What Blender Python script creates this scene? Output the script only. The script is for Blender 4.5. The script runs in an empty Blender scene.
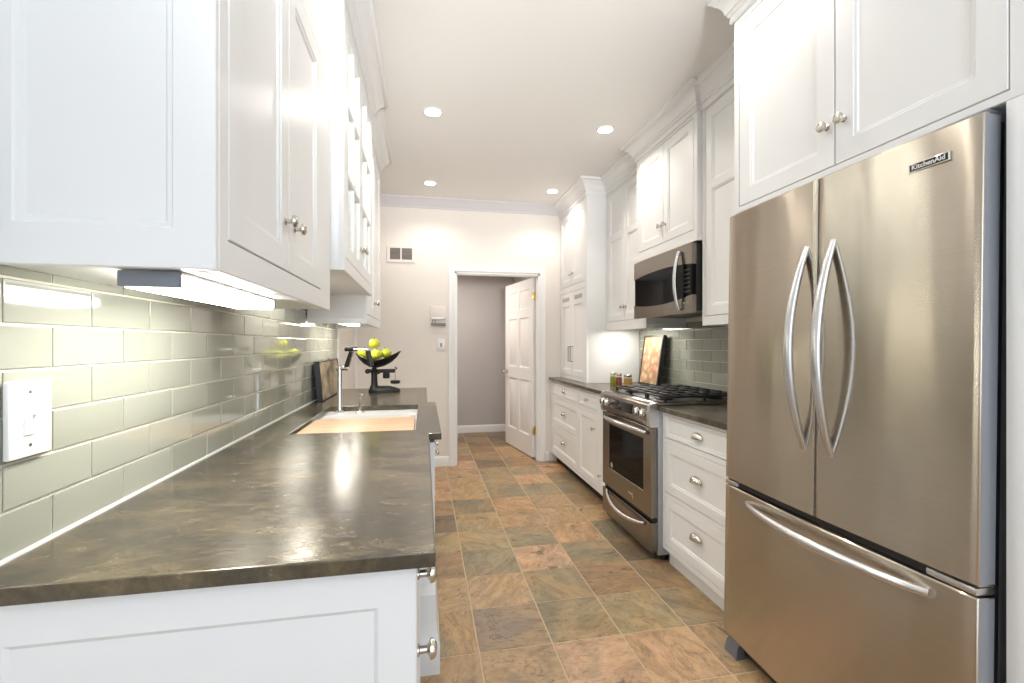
import bpy, bmesh, math, random
from mathutils import Vector, Matrix
random.seed(7)
C = bpy.context.scene.collection
SC = bpy.context.scene
PI = math.pi

# ------------------------------------------------------------------ camera, world, daylight, exposure
cam_data = bpy.data.cameras.new('camera'); cam = bpy.data.objects.new('camera', cam_data); C.objects.link(cam)
cam.location = (0, 0, 1.275); cam.rotation_euler = (PI/2, 0, -math.atan(88/455))
cam_data.sensor_width = 36; cam_data.lens = 455/1024*36; cam_data.shift_y = 2.5/1024; cam_data.clip_start = .02
SC.camera = cam
W = bpy.data.worlds.new('sky'); SC.world = W; W.use_nodes = True
W.node_tree.nodes['Background'].inputs[0].default_value = (.80, .90, 1, 1)
W.node_tree.nodes['Background'].inputs[1].default_value = 1.0
SC.view_settings.view_transform = 'Standard'; SC.view_settings.look = 'None'
SC.view_settings.gamma = 1; SC.view_settings.use_curve_mapping = False
SC.view_settings.exposure = 0.32

def area_light(name, loc, rot, sx, sy, power, col, parent=None, spread=PI):
    d = bpy.data.lights.new(name, 'AREA'); d.shape = 'RECTANGLE'; d.size = sx; d.size_y = sy
    d.energy = power; d.color = col; d.spread = spread
    o = bpy.data.objects.new(name, d); C.objects.link(o); o.location = loc; o.rotation_euler = rot
    if parent: o.parent = parent; o.location = Vector(loc) - Vector(parent.location)
    return o
DAY = (.66, .82, 1.0); WARM = (1.0, .93, .83)
P_WINDOW = 32; P_CAN = 30; P_STRIP = 3.0; P_BOUNCE = 43; P_FORWARD = 720; P_HALL = 15
# daylight coming in through the window in the wall behind the camera (the window itself is built below)
area_light('window_daylight', (.65, -2.62, 1.55), (-PI/2, 0, PI), 2.0, 1.7, P_WINDOW, DAY)
# unseen fill lamps added: two behind the camera, one in the hall
area_light('bounce_fill', (.70, -1.4, 1.7), (PI, 0, 0), .8, .8, P_BOUNCE, (.80, .90, 1.0))
fd = bpy.data.lights.new('forward_fill', 'SPOT'); fd.energy = P_FORWARD; fd.color = (1, .97, .94); fd.spot_size = math.radians(34); fd.spot_blend = 1.0; fd.shadow_soft_size = .3  # added spot that brightens the ceiling and upper cabinets
fo = bpy.data.objects.new('forward_fill', fd); C.objects.link(fo); fo.location = (.42, -1.8, 1.5); fo.rotation_euler = (PI/2+math.radians(14), 0, 0)
area_light('hall_fill', (.30, 5.5, 2.24), (0, 0, 0), .3, .3, P_HALL, (1.0, .90, .80))

# ------------------------------------------------------------------ materials
def mat(name, col, rough=.5, metal=0, **kw):
    m = bpy.data.materials.new(name); m.use_nodes = True
    b = m.node_tree.nodes['Principled BSDF']
    b.inputs['Base Color'].default_value = (*col, 1); b.inputs['Roughness'].default_value = rough; b.inputs['Metallic'].default_value = metal
    for k, v in kw.items(): b.inputs[k.replace('_', ' ')].default_value = v
    return m
def nd(m, t, **kw):
    n = m.node_tree.nodes.new(t)
    for k, v in kw.items(): setattr(n, k, v)
    return n
def lk(m, a, b): m.node_tree.links.new(a, b)
def bsdf(m): return m.node_tree.nodes['Principled BSDF']
def coord(m, scale, src='Object'):
    tc = nd(m, 'ShaderNodeTexCoord'); mp = nd(m, 'ShaderNodeMapping'); mp.inputs['Scale'].default_value = scale
    lk(m, tc.outputs[src], mp.inputs['Vector']); return mp.outputs['Vector']
def noise(m, vec, scale, detail=6, rough=.6, dist=0):
    n = nd(m, 'ShaderNodeTexNoise'); n.inputs['Scale'].default_value = scale; n.inputs['Detail'].default_value = detail
    n.inputs['Roughness'].default_value = rough; n.inputs['Distortion'].default_value = dist
    if vec is not None: lk(m, vec, n.inputs['Vector'])
    return n
def ramp(m, fac, stops):
    r = nd(m, 'ShaderNodeValToRGB'); e = r.color_ramp.elements
    while len(e) < len(stops): e.new(.5)
    for i, (p, c) in enumerate(stops): e[i].position = p; e[i].color = (*c, 1) if len(c) == 3 else c
    lk(m, fac, r.inputs['Fac']); return r.outputs['Color']
def bump(m, fac, strength, dist=.002):
    b = nd(m, 'ShaderNodeBump'); b.inputs['Strength'].default_value = strength; b.inputs['Distance'].default_value = dist
    lk(m, fac, b.inputs['Height']); lk(m, b.outputs['Normal'], bsdf(m).inputs['Normal'])
def mixcol(m, fac, a, b, mode='MIX'):
    n = nd(m, 'ShaderNodeMix', data_type='RGBA', blend_type=mode)
    if isinstance(fac, (int, float)): n.inputs[0].default_value = fac
    else: lk(m, fac, n.inputs[0])
    for s, i in ((a, 6), (b, 7)):
        if isinstance(s, tuple): n.inputs[i].default_value = (*s, 1)
        else: lk(m, s, n.inputs[i])
    return n.outputs[2]
def srgb(r, g, b):
    f = lambda c: (c/255/12.92) if c/255 < .04045 else ((c/255+.055)/1.055)**2.4
    return (f(r), f(g), f(b))

M = {}
M['paint'] = mat('white_cabinet_paint', (.80, .80, .80), .32)
bump(M['paint'], noise(M['paint'], coord(M['paint'], (1, 1, 1)), 90, 2).outputs['Fac'], .03)
M['wall'] = mat('wall_paint', (.76, .71, .66), .6)
bump(M['wall'], noise(M['wall'], coord(M['wall'], (1, 1, 1)), 160, 3).outputs['Fac'], .06)
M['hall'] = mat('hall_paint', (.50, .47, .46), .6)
M['ceil'] = mat('ceiling_paint', (.85, .835, .815), .7)
M['trim'] = mat('trim_paint', (.80, .79, .78), .4)
M['crownwall'] = mat('crown_paint', (.62, .60, .62), .45)
M['plastic'] = mat('white_plastic', (.82, .80, .79), .35)
M['greyplastic'] = mat('grey_plastic', (.22, .24, .28), .4)
M['black'] = mat('black_plastic', (.012, .012, .013), .35)
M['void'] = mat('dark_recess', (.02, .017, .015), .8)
M['iron'] = mat('cast_iron', (.007, .006, .006), .5)
M['porcelain'] = mat('white_porcelain', (.86, .85, .83), .12)
M['nickel'] = mat('brushed_nickel', (.62, .58, .52), .22, 1)
M['casedark'] = mat('dark_grey_plastic', (.07, .07, .075), .4)
M['chrome'] = mat('chrome', (.75, .74, .72), .10, 1)
M['silver'] = mat('silver_bar', (.62, .62, .63), .27, 1)
M['brass'] = mat('brass', (.62, .43, .13), .3, 1)
M['blackglass'] = mat('black_glass', (.004, .004, .005), .06, IOR=1.17)
M['casegrey'] = mat('grey_case_paint', (.16, .165, .19), .38, .3)
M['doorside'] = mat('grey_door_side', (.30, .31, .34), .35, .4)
M['rangeside'] = mat('silver_range_side', (.42, .43, .46), .35, .5)
def steel(name, col, rough, aniso, streak=.06):
    m = mat(name, col, rough, 1)
    b = bsdf(m); b.inputs['Anisotropic'].default_value = aniso
    t = nd(m, 'ShaderNodeTangent', direction_type='RADIAL', axis='Z'); lk(m, t.outputs[0], b.inputs['Tangent']); b.inputs['Anisotropic Rotation'].default_value = .25
    v = coord(m, (1, .6, 260)); n = noise(m, v, 3, 2)
    c = ramp(m, n.outputs['Fac'], [(.3, tuple(x*(1-streak) for x in col)), (.7, tuple(min(1, x*(1+streak)) for x in col))])
    lk(m, c, b.inputs['Base Color'])
    w = noise(m, coord(m, (1, 5, .8)), 1.6, 1, .4); bump(m, w.outputs['Fac'], .14, .02)
    return m
M['steel'] = steel('brushed_stainless_steel', (.51, .455, .385), .21, .98)
M['steel2'] = steel('range_stainless_steel', (.25, .225, .19), .24, .7)
# soapstone-like countertop
m = M['counter'] = mat('dark_honed_stone', (.05, .05, .05), .24, IOR=1.68, Specular_Tint=(1, .90, .74, 1))
v = coord(m, (1.0, 2.2, 1)); n1 = noise(m, v, 3.2, 9, .68, .8); n2 = noise(m, coord(m, (1, 2, 1)), 26, 8, .75, .4); n5 = noise(m, coord(m, (.8, 3, 1)), 9, 9, .72, 1.0)
c1 = ramp(m, n1.outputs['Fac'], [(.32, srgb(48, 47, 46)), (.47, srgb(64, 60, 53)), (.58, srgb(88, 79, 62)), (.70, srgb(110, 99, 78))])
c2 = ramp(m, n2.outputs['Fac'], [(.36, (.62, .62, .63)), (.52, (1.0, .99, .97)), (.68, (1.5, 1.45, 1.35))])
c3 = mixcol(m, ramp(m, n5.outputs['Fac'], [(.64, (0, 0, 0)), (.72, (.75, .75, .75))]), mixcol(m, .85, c1, c2, 'MULTIPLY'), srgb(142, 131, 108))
lk(m, c3, bsdf(m).inputs['Base Color'])
lk(m, ramp(m, n2.outputs['Fac'], [(.34, (.16,)*3), (.68, (.29,)*3)]), bsdf(m).inputs['Roughness'])
bump(m, n2.outputs['Fac'], .10, .0015)
# slate floor: every tile carries its own stone colour and its own texture offset
m = M['slate'] = mat('slate_tile', (.3, .2, .1), .34)
a = nd(m, 'ShaderNodeAttribute', attribute_name='tile_col'); r = nd(m, 'ShaderNodeAttribute', attribute_name='tile_off')
tc = nd(m, 'ShaderNodeTexCoord'); ad = nd(m, 'ShaderNodeVectorMath', operation='ADD')
lk(m, tc.outputs['Object'], ad.inputs[0]); lk(m, r.outputs['Vector'], ad.inputs[1])
vr = nd(m, 'ShaderNodeVectorRotate', rotation_type='AXIS_ANGLE'); lk(m, ad.outputs[0], vr.inputs['Vector'])
lk(m, r.outputs['Fac'], vr.inputs['Angle'])
mp = nd(m, 'ShaderNodeMapping'); mp.inputs['Scale'].default_value = (1, 2.1, 1); lk(m, vr.outputs[0], mp.inputs['Vector'])
n1 = noise(m, mp.outputs[0], 3.0, 7, .58, 1.6); n2 = noise(m, ad.outputs[0], 5.0, 6, .62, 1.2); n3 = noise(m, mp.outputs[0], 15, 9, .72, .6); n4 = noise(m, vr.outputs[0], 2.6, 4, .55, .9)
c = mixcol(m, ramp(m, n4.outputs['Fac'], [(.46, (0, 0, 0)), (.60, (.52, .52, .52))]), a.outputs['Color'], srgb(182, 148, 106))       # rust clouds
c = mixcol(m, ramp(m, n4.outputs['Fac'], [(.34, (.55, .55, .55)), (.44, (0, 0, 0))]), c, srgb(134, 126, 104))                          # grey-green clouds
c = mixcol(m, 1.0, c, ramp(m, n1.outputs['Fac'], [(.28, (.55, .53, .50)), (.44, (.90, .89, .87)), (.485, (.98, .97, .95)), (.50, (.55, .52, .48)), (.515, (1.0, .98, .95)), (.62, (1.06, 1.04, 1.0)), (.76, (1.30, 1.22, 1.12))]), 'MULTIPLY')
c = mixcol(m, .85, c, ramp(m, n3.outputs['Fac'], [(.32, (.62, .61, .59)), (.50, (.98, .97, .95)), (.66, (1.18, 1.16, 1.12))]), 'MULTIPLY')
c = mixcol(m, ramp(m, n2.outputs['Fac'], [(.62, (0, 0, 0)), (.67, (.78, .78, .78))]), c, srgb(78, 72, 64))                            # dark mineral patches
lk(m, c, bsdf(m).inputs['Base Color'])
lk(m, ramp(m, n3.outputs['Fac'], [(.3, (.26,)*3), (.7, (.46,)*3)]), bsdf(m).inputs['Roughness'])
bump(m, n3.outputs['Fac'], .5, .004)
M['grout'] = mat('sand_grout', srgb(200, 180, 150), .8)
M['wgrout'] = mat('pale_grout', srgb(214, 208, 192), .7)
m = M['glasstile'] = mat('grey_green_glass_tile', srgb(166, 168, 150), .07, Coat_Weight=.6, Coat_Roughness=.03)
a = nd(m, 'ShaderNodeAttribute', attribute_name='tile_col'); lk(m, a.outputs['Color'], bsdf(m).inputs['Base Color'])
m = M['wood'] = mat('maple_board', srgb(214, 170, 128), .4)
n1 = noise(m, coord(m, (2, 26, 2)), 3, 4); lk(m, ramp(m, n1.outputs['Fac'], [(.3, srgb(206, 164, 126)), (.7, srgb(230, 196, 160))]), bsdf(m).inputs['Base Color'])
m = M['apple'] = mat('green_apple_skin', srgb(176, 190, 40), .28)
n1 = noise(m, coord(m, (1, 1, 1)), 22, 4); lk(m, ramp(m, n1.outputs['Fac'], [(.35, srgb(168, 176, 26)), (.7, srgb(210, 206, 56))]), bsdf(m).inputs['Base Color'])
m = M['fruitprint'] = mat('fruit_print', (.8, .5, .4), .5)
vo = nd(m, 'ShaderNodeTexVoronoi'); vo.inputs['Scale'].default_value = 17; lk(m, coord(m, (1, 1, 1)), vo.inputs['Vector'])
c1 = ramp(m, vo.outputs['Color'], [(.1, srgb(198, 132, 116)), (.4, srgb(204, 174, 142)), (.6, srgb(200, 146, 128)), (.85, srgb(204, 190, 160))])
c2 = ramp(m, vo.outputs['Distance'], [(.25, (1.05, 1.05, 1.0)), (.6, (.62, .58, .42))])
lk(m, mixcol(m, 1, c1, c2, 'MULTIPLY'), bsdf(m).inputs['Base Color'])
m = M['sepia'] = mat('sepia_print', (.3, .2, .1), .5)
n1 = noise(m, coord(m, (1, 2.5, 3)), 2.6, 5, .55, .4); lk(m, ramp(m, n1.outputs['Fac'], [(.36, srgb(44, 36, 30)), (.48, srgb(112, 96, 76)), (.62, srgb(150, 134, 110))]), bsdf(m).inputs['Base Color'])
def emit(name, col, s):
    m = mat(name, col, .5); b = bsdf(m); b.inputs['Emission Color'].default_value = (*col, 1); b.inputs['Emission Strength'].default_value = s; return m
M['lens'] = emit('lit_lamp_lens', (1, .95, .86), 14)
M['diffuser'] = emit('lit_strip_diffuser', (1, .98, .92), 16)
M['diffuser_soft'] = emit('soft_strip_diffuser', (1, .96, .86), 9)
M['display'] = mat('display_glass', (.01, .01, .014), .08)
def clear(name, tint, refl=.06):
    m = bpy.data.materials.new(name); m.use_nodes = True; nt = m.node_tree; nt.nodes.clear()
    o = nd(m, 'ShaderNodeOutputMaterial'); t = nd(m, 'ShaderNodeBsdfTransparent'); t.inputs[0].default_value = (*tint, 1)
    g = nd(m, 'ShaderNodeBsdfGlossy'); g.inputs['Roughness'].default_value = .02
    f0 = nd(m, 'ShaderNodeLayerWeight'); f0.inputs[0].default_value = .5; f1 = nd(m, 'ShaderNodeMath', operation='POWER'); f1.inputs[1].default_value = 5; f = nd(m, 'ShaderNodeMath', operation='MULTIPLY_ADD'); f.inputs[1].default_value = .90; f.inputs[2].default_value = .04
    lk(m, f0.outputs['Facing'], f1.inputs[0]); lk(m, f1.outputs[0], f.inputs[0]); x = nd(m, 'ShaderNodeMixShader')
    lk(m, f.outputs[0], x.inputs[0]); lk(m, t.outputs[0], x.inputs[1]); lk(m, g.outputs[0], x.inputs[2]); lk(m, x.outputs[0], o.inputs[0])
    return m
M['glass'] = clear('clear_glass', (.95, .97, .96))

# ------------------------------------------------------------------ mesh helpers (world coordinates; obj() moves them under their parent)
class MB:
    def __init__(s): s.v = []; s.f = []; s.m = []; s.mi = 0
    def quad(s, *p):
        n = len(s.v); s.v += [tuple(q) for q in p]; s.f.append(tuple(range(n, n+len(p)))); s.m.append(s.mi)
    def add(s, verts, faces):
        n = len(s.v); s.v += [tuple(q) for q in verts]
        for f in faces: s.f.append(tuple(n+i for i in f)); s.m.append(s.mi)
    def box(s, x0, x1, y0, y1, z0, z1, bev=0.0, seg=2):
        x0, x1 = min(x0, x1), max(x0, x1); y0, y1 = min(y0, y1), max(y0, y1); z0, z1 = min(z0, z1), max(z0, z1)
        if bev <= 0:
            v = [(x, y, z) for x in (x0, x1) for y in (y0, y1) for z in (z0, z1)]
            s.add(v, [(0, 1, 3, 2), (4, 6, 7, 5), (0, 4, 5, 1), (2, 3, 7, 6), (0, 2, 6, 4), (1, 5, 7, 3)]); return s
        bm = bmesh.new(); bmesh.ops.create_cube(bm, size=1)
        for q in bm.verts: q.co = Vector(((x0+x1)/2+q.co.x*(x1-x0), (y0+y1)/2+q.co.y*(y1-y0), (z0+z1)/2+q.co.z*(z1-z0)))
        bmesh.ops.bevel(bm, geom=bm.edges[:], offset=min(bev, .45*min(x1-x0, y1-y0, z1-z0)), segments=seg, affect='EDGES', profile=.5)
        s.frombm(bm); return s
    def frombm(s, bm):
        bm.verts.index_update(); s.add([q.co[:] for q in bm.verts], [[q.index for q in f.verts] for f in bm.faces]); bm.free()
    def tube(s, pts, r, n=12, cap=True, flat=None):
        pts = [Vector(p) for p in pts]; rings = []; up = None
        for i, p in enumerate(pts):
            t = (pts[min(i+1, len(pts)-1)]-pts[max(i-1, 0)]).normalized()
            if up is None: up = Vector((0, 0, 1)) if abs(t.z) < .9 else Vector((1, 0, 0))
            a = t.cross(up).normalized(); b = a.cross(t).normalized(); up = b
            rr = r[i] if isinstance(r, (list, tuple)) else r
            fl = flat or 1
            rings.append([p+a*math.cos(2*PI*k/n)*rr+b*math.sin(2*PI*k/n)*rr*fl for k in range(n)])
        s.loops(rings, cap); return s
    def loops(s, rings, cap=True, close=True):
        n = len(rings[0]); base = len(s.v); s.v += [tuple(q) for R in rings for q in R]
        for i in range(len(rings)-1):
            for k in range(n if close else n-1):
                s.f.append((base+i*n+k, base+i*n+(k+1) % n, base+(i+1)*n+(k+1) % n, base+(i+1)*n+k)); s.m.append(s.mi)
        if cap:
            s.f.append(tuple(base+k for k in range(n))[::-1]); s.m.append(s.mi)
            s.f.append(tuple(base+(len(rings)-1)*n+k for k in range(n))); s.m.append(s.mi)
    def lathe(s, prof, c, axis, n=20, cap=True):
        ax = Vector(axis).normalized(); u = ax.orthogonal().normalized(); w = ax.cross(u); c = Vector(c)
        s.loops([[c+ax*h+(u*math.cos(2*PI*k/n)+w*math.sin(2*PI*k/n))*max(r, 1e-4) for k in range(n)] for r, h in prof], cap); return s
    def prism(s, poly, fmap, d0, d1):
        a = [fmap(p[0], p[1], d0) for p in poly]; b = [fmap(p[0], p[1], d1) for p in poly]
        s.loops([a, b], True); return s
def FX(x, sgn=-1): return lambda a, z, d: (x+sgn*d, a, z)      # a vertical face looking along -X (or +X); a runs along Y
def FY(y, sgn=-1): return lambda a, z, d: (a, y+sgn*d, z)      # a vertical face looking along -Y; a runs along X
def FZ(z, sgn=1): return lambda a, b, d: (a, b, z+sgn*d)       # a horizontal face
SH = [(.0, .0), (.003, -.003), (.010, -.004), (.014, -.009)]   # shaker recess with a small bead
def panelled(mb, f, a0, a1, z0, z1, th, panels, loops=SH, glass=False, back=True):
    """a slab whose front is pierced by recessed (or open) panels; panels are (a0,a1,z0,z1)"""
    e = .002
    As = sorted({a0+e, a1-e, *[q for p in panels for q in p[:2]]}); Zs = sorted({z0+e, z1-e, *[q for p in panels for q in p[2:]]})
    for i in range(len(As)-1):
        for j in range(len(Zs)-1):
            ca, cz = (As[i]+As[i+1])/2, (Zs[j]+Zs[j+1])/2
            if any(p[0] < ca < p[1] and p[2] < cz < p[3] for p in panels): continue
            mb.quad(f(As[i], Zs[j], th), f(As[i+1], Zs[j], th), f(As[i+1], Zs[j+1], th), f(As[i], Zs[j+1], th))
            if glass: mb.quad(f(As[i], Zs[j], 0), f(As[i], Zs[j+1], 0), f(As[i+1], Zs[j+1], 0), f(As[i+1], Zs[j], 0))
    R = lambda i, d, p: [f(p[0]+i, p[2]+i, d), f(p[1]-i, p[2]+i, d), f(p[1]-i, p[3]-i, d), f(p[0]+i, p[3]-i, d)]
    for p in panels:
        if glass: mb.loops([R(0, th, p), R(.004, th-.006, p), R(.004, 0, p)], False)
        else:
            rings = [R(i, th+d, p) for i, d in loops]; mb.loops(rings, False); mb.quad(*rings[-1])
    o = (a0, a1, z0, z1)
    mb.loops([R(0, 0, o), R(0, th-e, o), R(e, th, o)], False)
    if back and not glass: mb.quad(*R(0, 0, o)[::-1])
    return mb
def sweep(mb, path, prof, side=1, closed_ends=True):
    """mitred moulding: prof is (outward, z); outward is to the left of the path when side=1"""
    P = [Vector((p[0], p[1])) for p in path]; rings = []
    for i, p in enumerate(P):
        nn = []
        for q0, q1 in ((i-1, i), (i, i+1)):
            if q0 >= 0 and q1 < len(P):
                t = (P[q1]-P[q0]).normalized(); nn.append(Vector((-t.y, t.x))*side)
        if len(nn) == 2: k = nn[0]+nn[1]; k = k/ (k.dot(nn[0]))
        else: k = nn[0]
        rings.append([(p.x+k.x*o, p.y+k.y*o, z) for o, z in prof])
    mb.loops(rings, True); return mb

def finish(me, smooth=True, ang=35):
    bm = bmesh.new(); bm.from_mesh(me); bmesh.ops.remove_doubles(bm, verts=bm.verts, dist=1e-5)
    bmesh.ops.recalc_face_normals(bm, faces=bm.faces); bm.to_mesh(me); bm.free()
    if smooth:
        me.polygons.foreach_set('use_smooth', [True]*len(me.polygons)); me.set_sharp_from_angle(angle=math.radians(ang))
def obj(name, mb, mats, parent=None, label=None, smooth=True, ang=35, recalc=True):
    me = bpy.data.meshes.new(name)
    off = Vector((0, 0, 0)); q = parent
    while q: off += Vector(q.location); q = q.parent
    me.from_pydata([tuple(Vector(p)-off) for p in mb.v], [], mb.f)
    for x in (mats if isinstance(mats, (list, tuple)) else [mats]): me.materials.append(M[x])
    me.polygons.foreach_set('material_index', mb.m)
    if recalc: finish(me, smooth, ang)
    o = bpy.data.objects.new(name, me); C.objects.link(o)
    if parent: o.parent = parent
    if label: o['label'] = label
    return o
def tag(o, label, cat, group=None):
    o['label'] = label; o['category'] = cat
    if group: o['group'] = group
    return o
def thing(name, label, cat, loc, group=None):
    o = bpy.data.objects.new(name, None); C.objects.link(o); o.location = loc; o.empty_display_size = .05
    return tag(o, label, cat, group)
def struct(name, mb, mats, parent=None, **kw):
    o = obj(name, mb, mats, parent, **kw); o['kind'] = 'structure'; return o
def origin(o, p):
    """put a one-mesh thing's origin at its base"""
    o.data.transform(Matrix.Translation(-Vector(p))); o.location = p; return o
def bevelmod(o, w=.003, seg=2):
    b = o.modifiers.new('edge', 'BEVEL'); b.width = w; b.segments = seg; b.limit_method = 'ANGLE'; b.angle_limit = math.radians(50); return o
def cells(mb, us, vs, keep, fmap, d0, d1):
    nu, nv = len(us)-1, len(vs)-1; K = lambda i, j: 0 <= i < nu and 0 <= j < nv and keep(i, j)
    for i in range(nu):
        for j in range(nv):
            if not K(i, j): continue
            u0, u1, v0, v1 = us[i], us[i+1], vs[j], vs[j+1]
            for d in (d0, d1): mb.quad(fmap(u0, v0, d), fmap(u1, v0, d), fmap(u1, v1, d), fmap(u0, v1, d))
            for di, dj, a, b in ((-1, 0, (u0, v0), (u0, v1)), (1, 0, (u1, v0), (u1, v1)), (0, -1, (u0, v0), (u1, v0)), (0, 1, (u0, v1), (u1, v1))):
                if not K(i+di, j+dj): mb.quad(fmap(*a, d0), fmap(*b, d0), fmap(*b, d1), fmap(*a, d1))
    return mb
def attr_tiles(o, cols, offs=None):
    me = o.data
    a = me.attributes.new('tile_col', 'FLOAT_COLOR', 'FACE')
    for i, c in enumerate(cols): a.data[i].color = (*c, 1)
    if offs:
        b = me.attributes.new('tile_off', 'FLOAT_VECTOR', 'FACE')
        for i, c in enumerate(offs): b.data[i].vector = c

# ------------------------------------------------------------------ room dimensions
XL, XR, YB, YF, ZC = -.69, 1.99, 4.80, -2.6, 2.78
ZT = .914
HX0, HX1, HY, HZ = -.10, 1.30, 6.56, 2.27

# floor: sand grout bed with slightly raised slate tiles
PAL = dict(G=(176, 148, 110), T=(178, 148, 114), O=(198, 156, 120), K=(204, 166, 136), N=(146, 136, 112), E=(160, 144, 110), P=(136, 120, 108), B=(144, 118, 92), D=(110, 96, 80), S=(124, 116, 96))
rows = ['TTKKT', 'GPEEN', 'GTNBB', 'BNKND', 'EENOS', 'DETTT', 'BSOTB', 'OGNNS', 'OGNOS', 'TTNNO', 'KKDBB', 'TBBTB', 'BNBTT', 'DBDBB', 'DDBDB', 'DSDDD', 'DDBDD']
mb = MB(); cols = []; offs = []; p = .310; px = .3143; gx0, gy0 = .2255-px, 1.563; g = .003; h = .003
mb.mi = 0; mb.quad((XL-.3, YF-.2, -h), (XR+.3, YF-.2, -h), (XR+.3, HY+.2, -h), (XL-.3, HY+.2, -h)); cols.append((0, 0, 0)); offs.append((0, 0, 0))
mb.quad((XL-.3, YF-.2, -.08), (XL-.3, HY+.2, -.08), (XR+.3, HY+.2, -.08), (XR+.3, YF-.2, -.08)); cols.append((0, 0, 0)); offs.append((0, 0, 0))
mb.mi = 1
for i in range(-3, 7):
    for j in range(-13, 18):
        x0, x1, y0, y1 = gx0+i*px+g, gx0+(i+1)*px-g, gy0+j*p+g, gy0+(j+1)*p-g
        if x1 < XL-.2 or x0 > XR+.2 or y1 > HY+.2: continue
        k = rows[j][i] if 0 <= j < len(rows) and 0 <= i < 5 else random.choice('GTONEBTK')
        dv_ = random.uniform(-6, 6); c = srgb(*[.84*q+.16*m_+dv_+7 for q, m_ in zip(PAL[k], (158, 130, 98))])
        of = (random.uniform(-40, 40), random.uniform(-40, 40), random.uniform(0, 3))
        e = .002
        b = [(x0, y0), (x1, y0), (x1, y1), (x0, y1)]; t = [(x0+e, y0+e), (x1-e, y0+e), (x1-e, y1-e), (x0+e, y1-e)]
        n = len(mb.f)
        mb.quad(*[(q[0], q[1], 0) for q in t])
        for q in range(4): mb.quad((*b[q], -h), (*b[(q+1) % 4], -h), (*t[(q+1) % 4], 0), (*t[q], 0))
        cols += [c]*(len(mb.f)-n); offs += [of]*(len(mb.f)-n)
fl = struct('floor', mb, ['grout', 'slate'], recalc=False); attr_tiles(fl, cols, offs)

# walls
mb = MB(); mb.box(XL-.12, XL, YF, YB, 0, ZC+.1); wall_left = struct('wall_left', mb, 'wall', smooth=False)
mb = MB(); mb.box(XR, XR+.12, YF, YB, 0, ZC+.1); wall_right = struct('wall_right', mb, 'wall', smooth=False)
DX0, DX1, DZ = .318, 1.236, 2.035
mb = MB(); us = [XL-.12, DX0, DX1, XR+.12]; vs = [0, DZ, ZC+.1]
cells(mb, us, vs, lambda i, j: not (i == 1 and j == 0), FY(YB, 1), 0, .12); wall_back = struct('wall_back', mb, 'wall', smooth=False)
mb = MB(); us = [XL-.12, -.35, 1.65, XR+.12]; vs = [0, .70, 2.4, ZC+.1]     # the wall behind the camera, with a wide window
cells(mb, us, vs, lambda i, j: not (i == 1 and j == 1), FY(YF, -1), 0, .12); struct('wall_front', mb, 'wall', smooth=False)
mb = MB(); mb.box(XL-.12, XR+.12, YF-.12, YB+.12, ZC, ZC+.1); struct('ceiling', mb, 'ceil', smooth=False)
w = MB(); a0, a1, z0, z1 = -.35, 1.65, .70, 2.4
panelled(w, FY(YF-.09, 1), a0, a1, z0, z1, .05, [(a0+.06+(k*.96), a0+.06+k*.96+.92, z0+.06, z1-.06) for k in range(2)], glass=True)
win = struct('window_1', w, 'trim'); w = MB(); w.box(a0+.05, a1-.05, YF-.07, YF-.065, z0+.05, z1-.05); obj('pane', w, 'glass', win, smooth=False)
# hall behind the doorway
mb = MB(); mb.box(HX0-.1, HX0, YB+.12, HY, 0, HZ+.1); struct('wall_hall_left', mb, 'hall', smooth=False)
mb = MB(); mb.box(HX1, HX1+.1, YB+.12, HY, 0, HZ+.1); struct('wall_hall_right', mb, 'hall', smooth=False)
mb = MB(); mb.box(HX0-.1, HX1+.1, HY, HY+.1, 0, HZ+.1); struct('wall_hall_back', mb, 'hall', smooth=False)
mb = MB(); mb.box(HX0-.1, HX1+.1, YB+.12, HY+.1, HZ, HZ+.1); struct('ceiling_hall', mb, 'ceil', smooth=False)
BB = [(0, 0), (.014, 0), (.014, .085), (.010, .098), (.004, .104), (0, .104)]
mb = MB(); sweep(mb, [(HX0, HY), (HX1, HY)], BB, -1); struct('baseboard_hall', mb, 'trim')
mb = MB(); sweep(mb, [(XL, YB), (.253, YB)], BB, -1); struct('baseboard_back', mb, 'trim')
mb = MB(); sweep(mb, [(1.283, YB), (1.335, YB)], BB, -1); struct('baseboard_right', mb, 'trim')
# crown on the back wall and bare part of the left wall
CW = [(0, ZC), (.075, ZC), (.075, ZC-.012), (.055, ZC-.03), (.03, ZC-.065), (.014, ZC-.085), (.014, ZC-.10), (0, ZC-.10)]
mb = MB(); sweep(mb, [(XL, 3.95), (XL, YB), (1.46, YB)], CW, -1); struct('trim_1', mb, 'crownwall')
# end strip of the left tiling and corner strip
mb = MB(); mb.box(XL, XL+.014, 3.862, 3.876, ZT, 1.40, .002); struct('trim_2', mb, 'trim')
mb = MB(); mb.box(XL, XL+.03, YB-.025, YB, .104, 2.68, .004); struct('trim_3', mb, 'trim')
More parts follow.
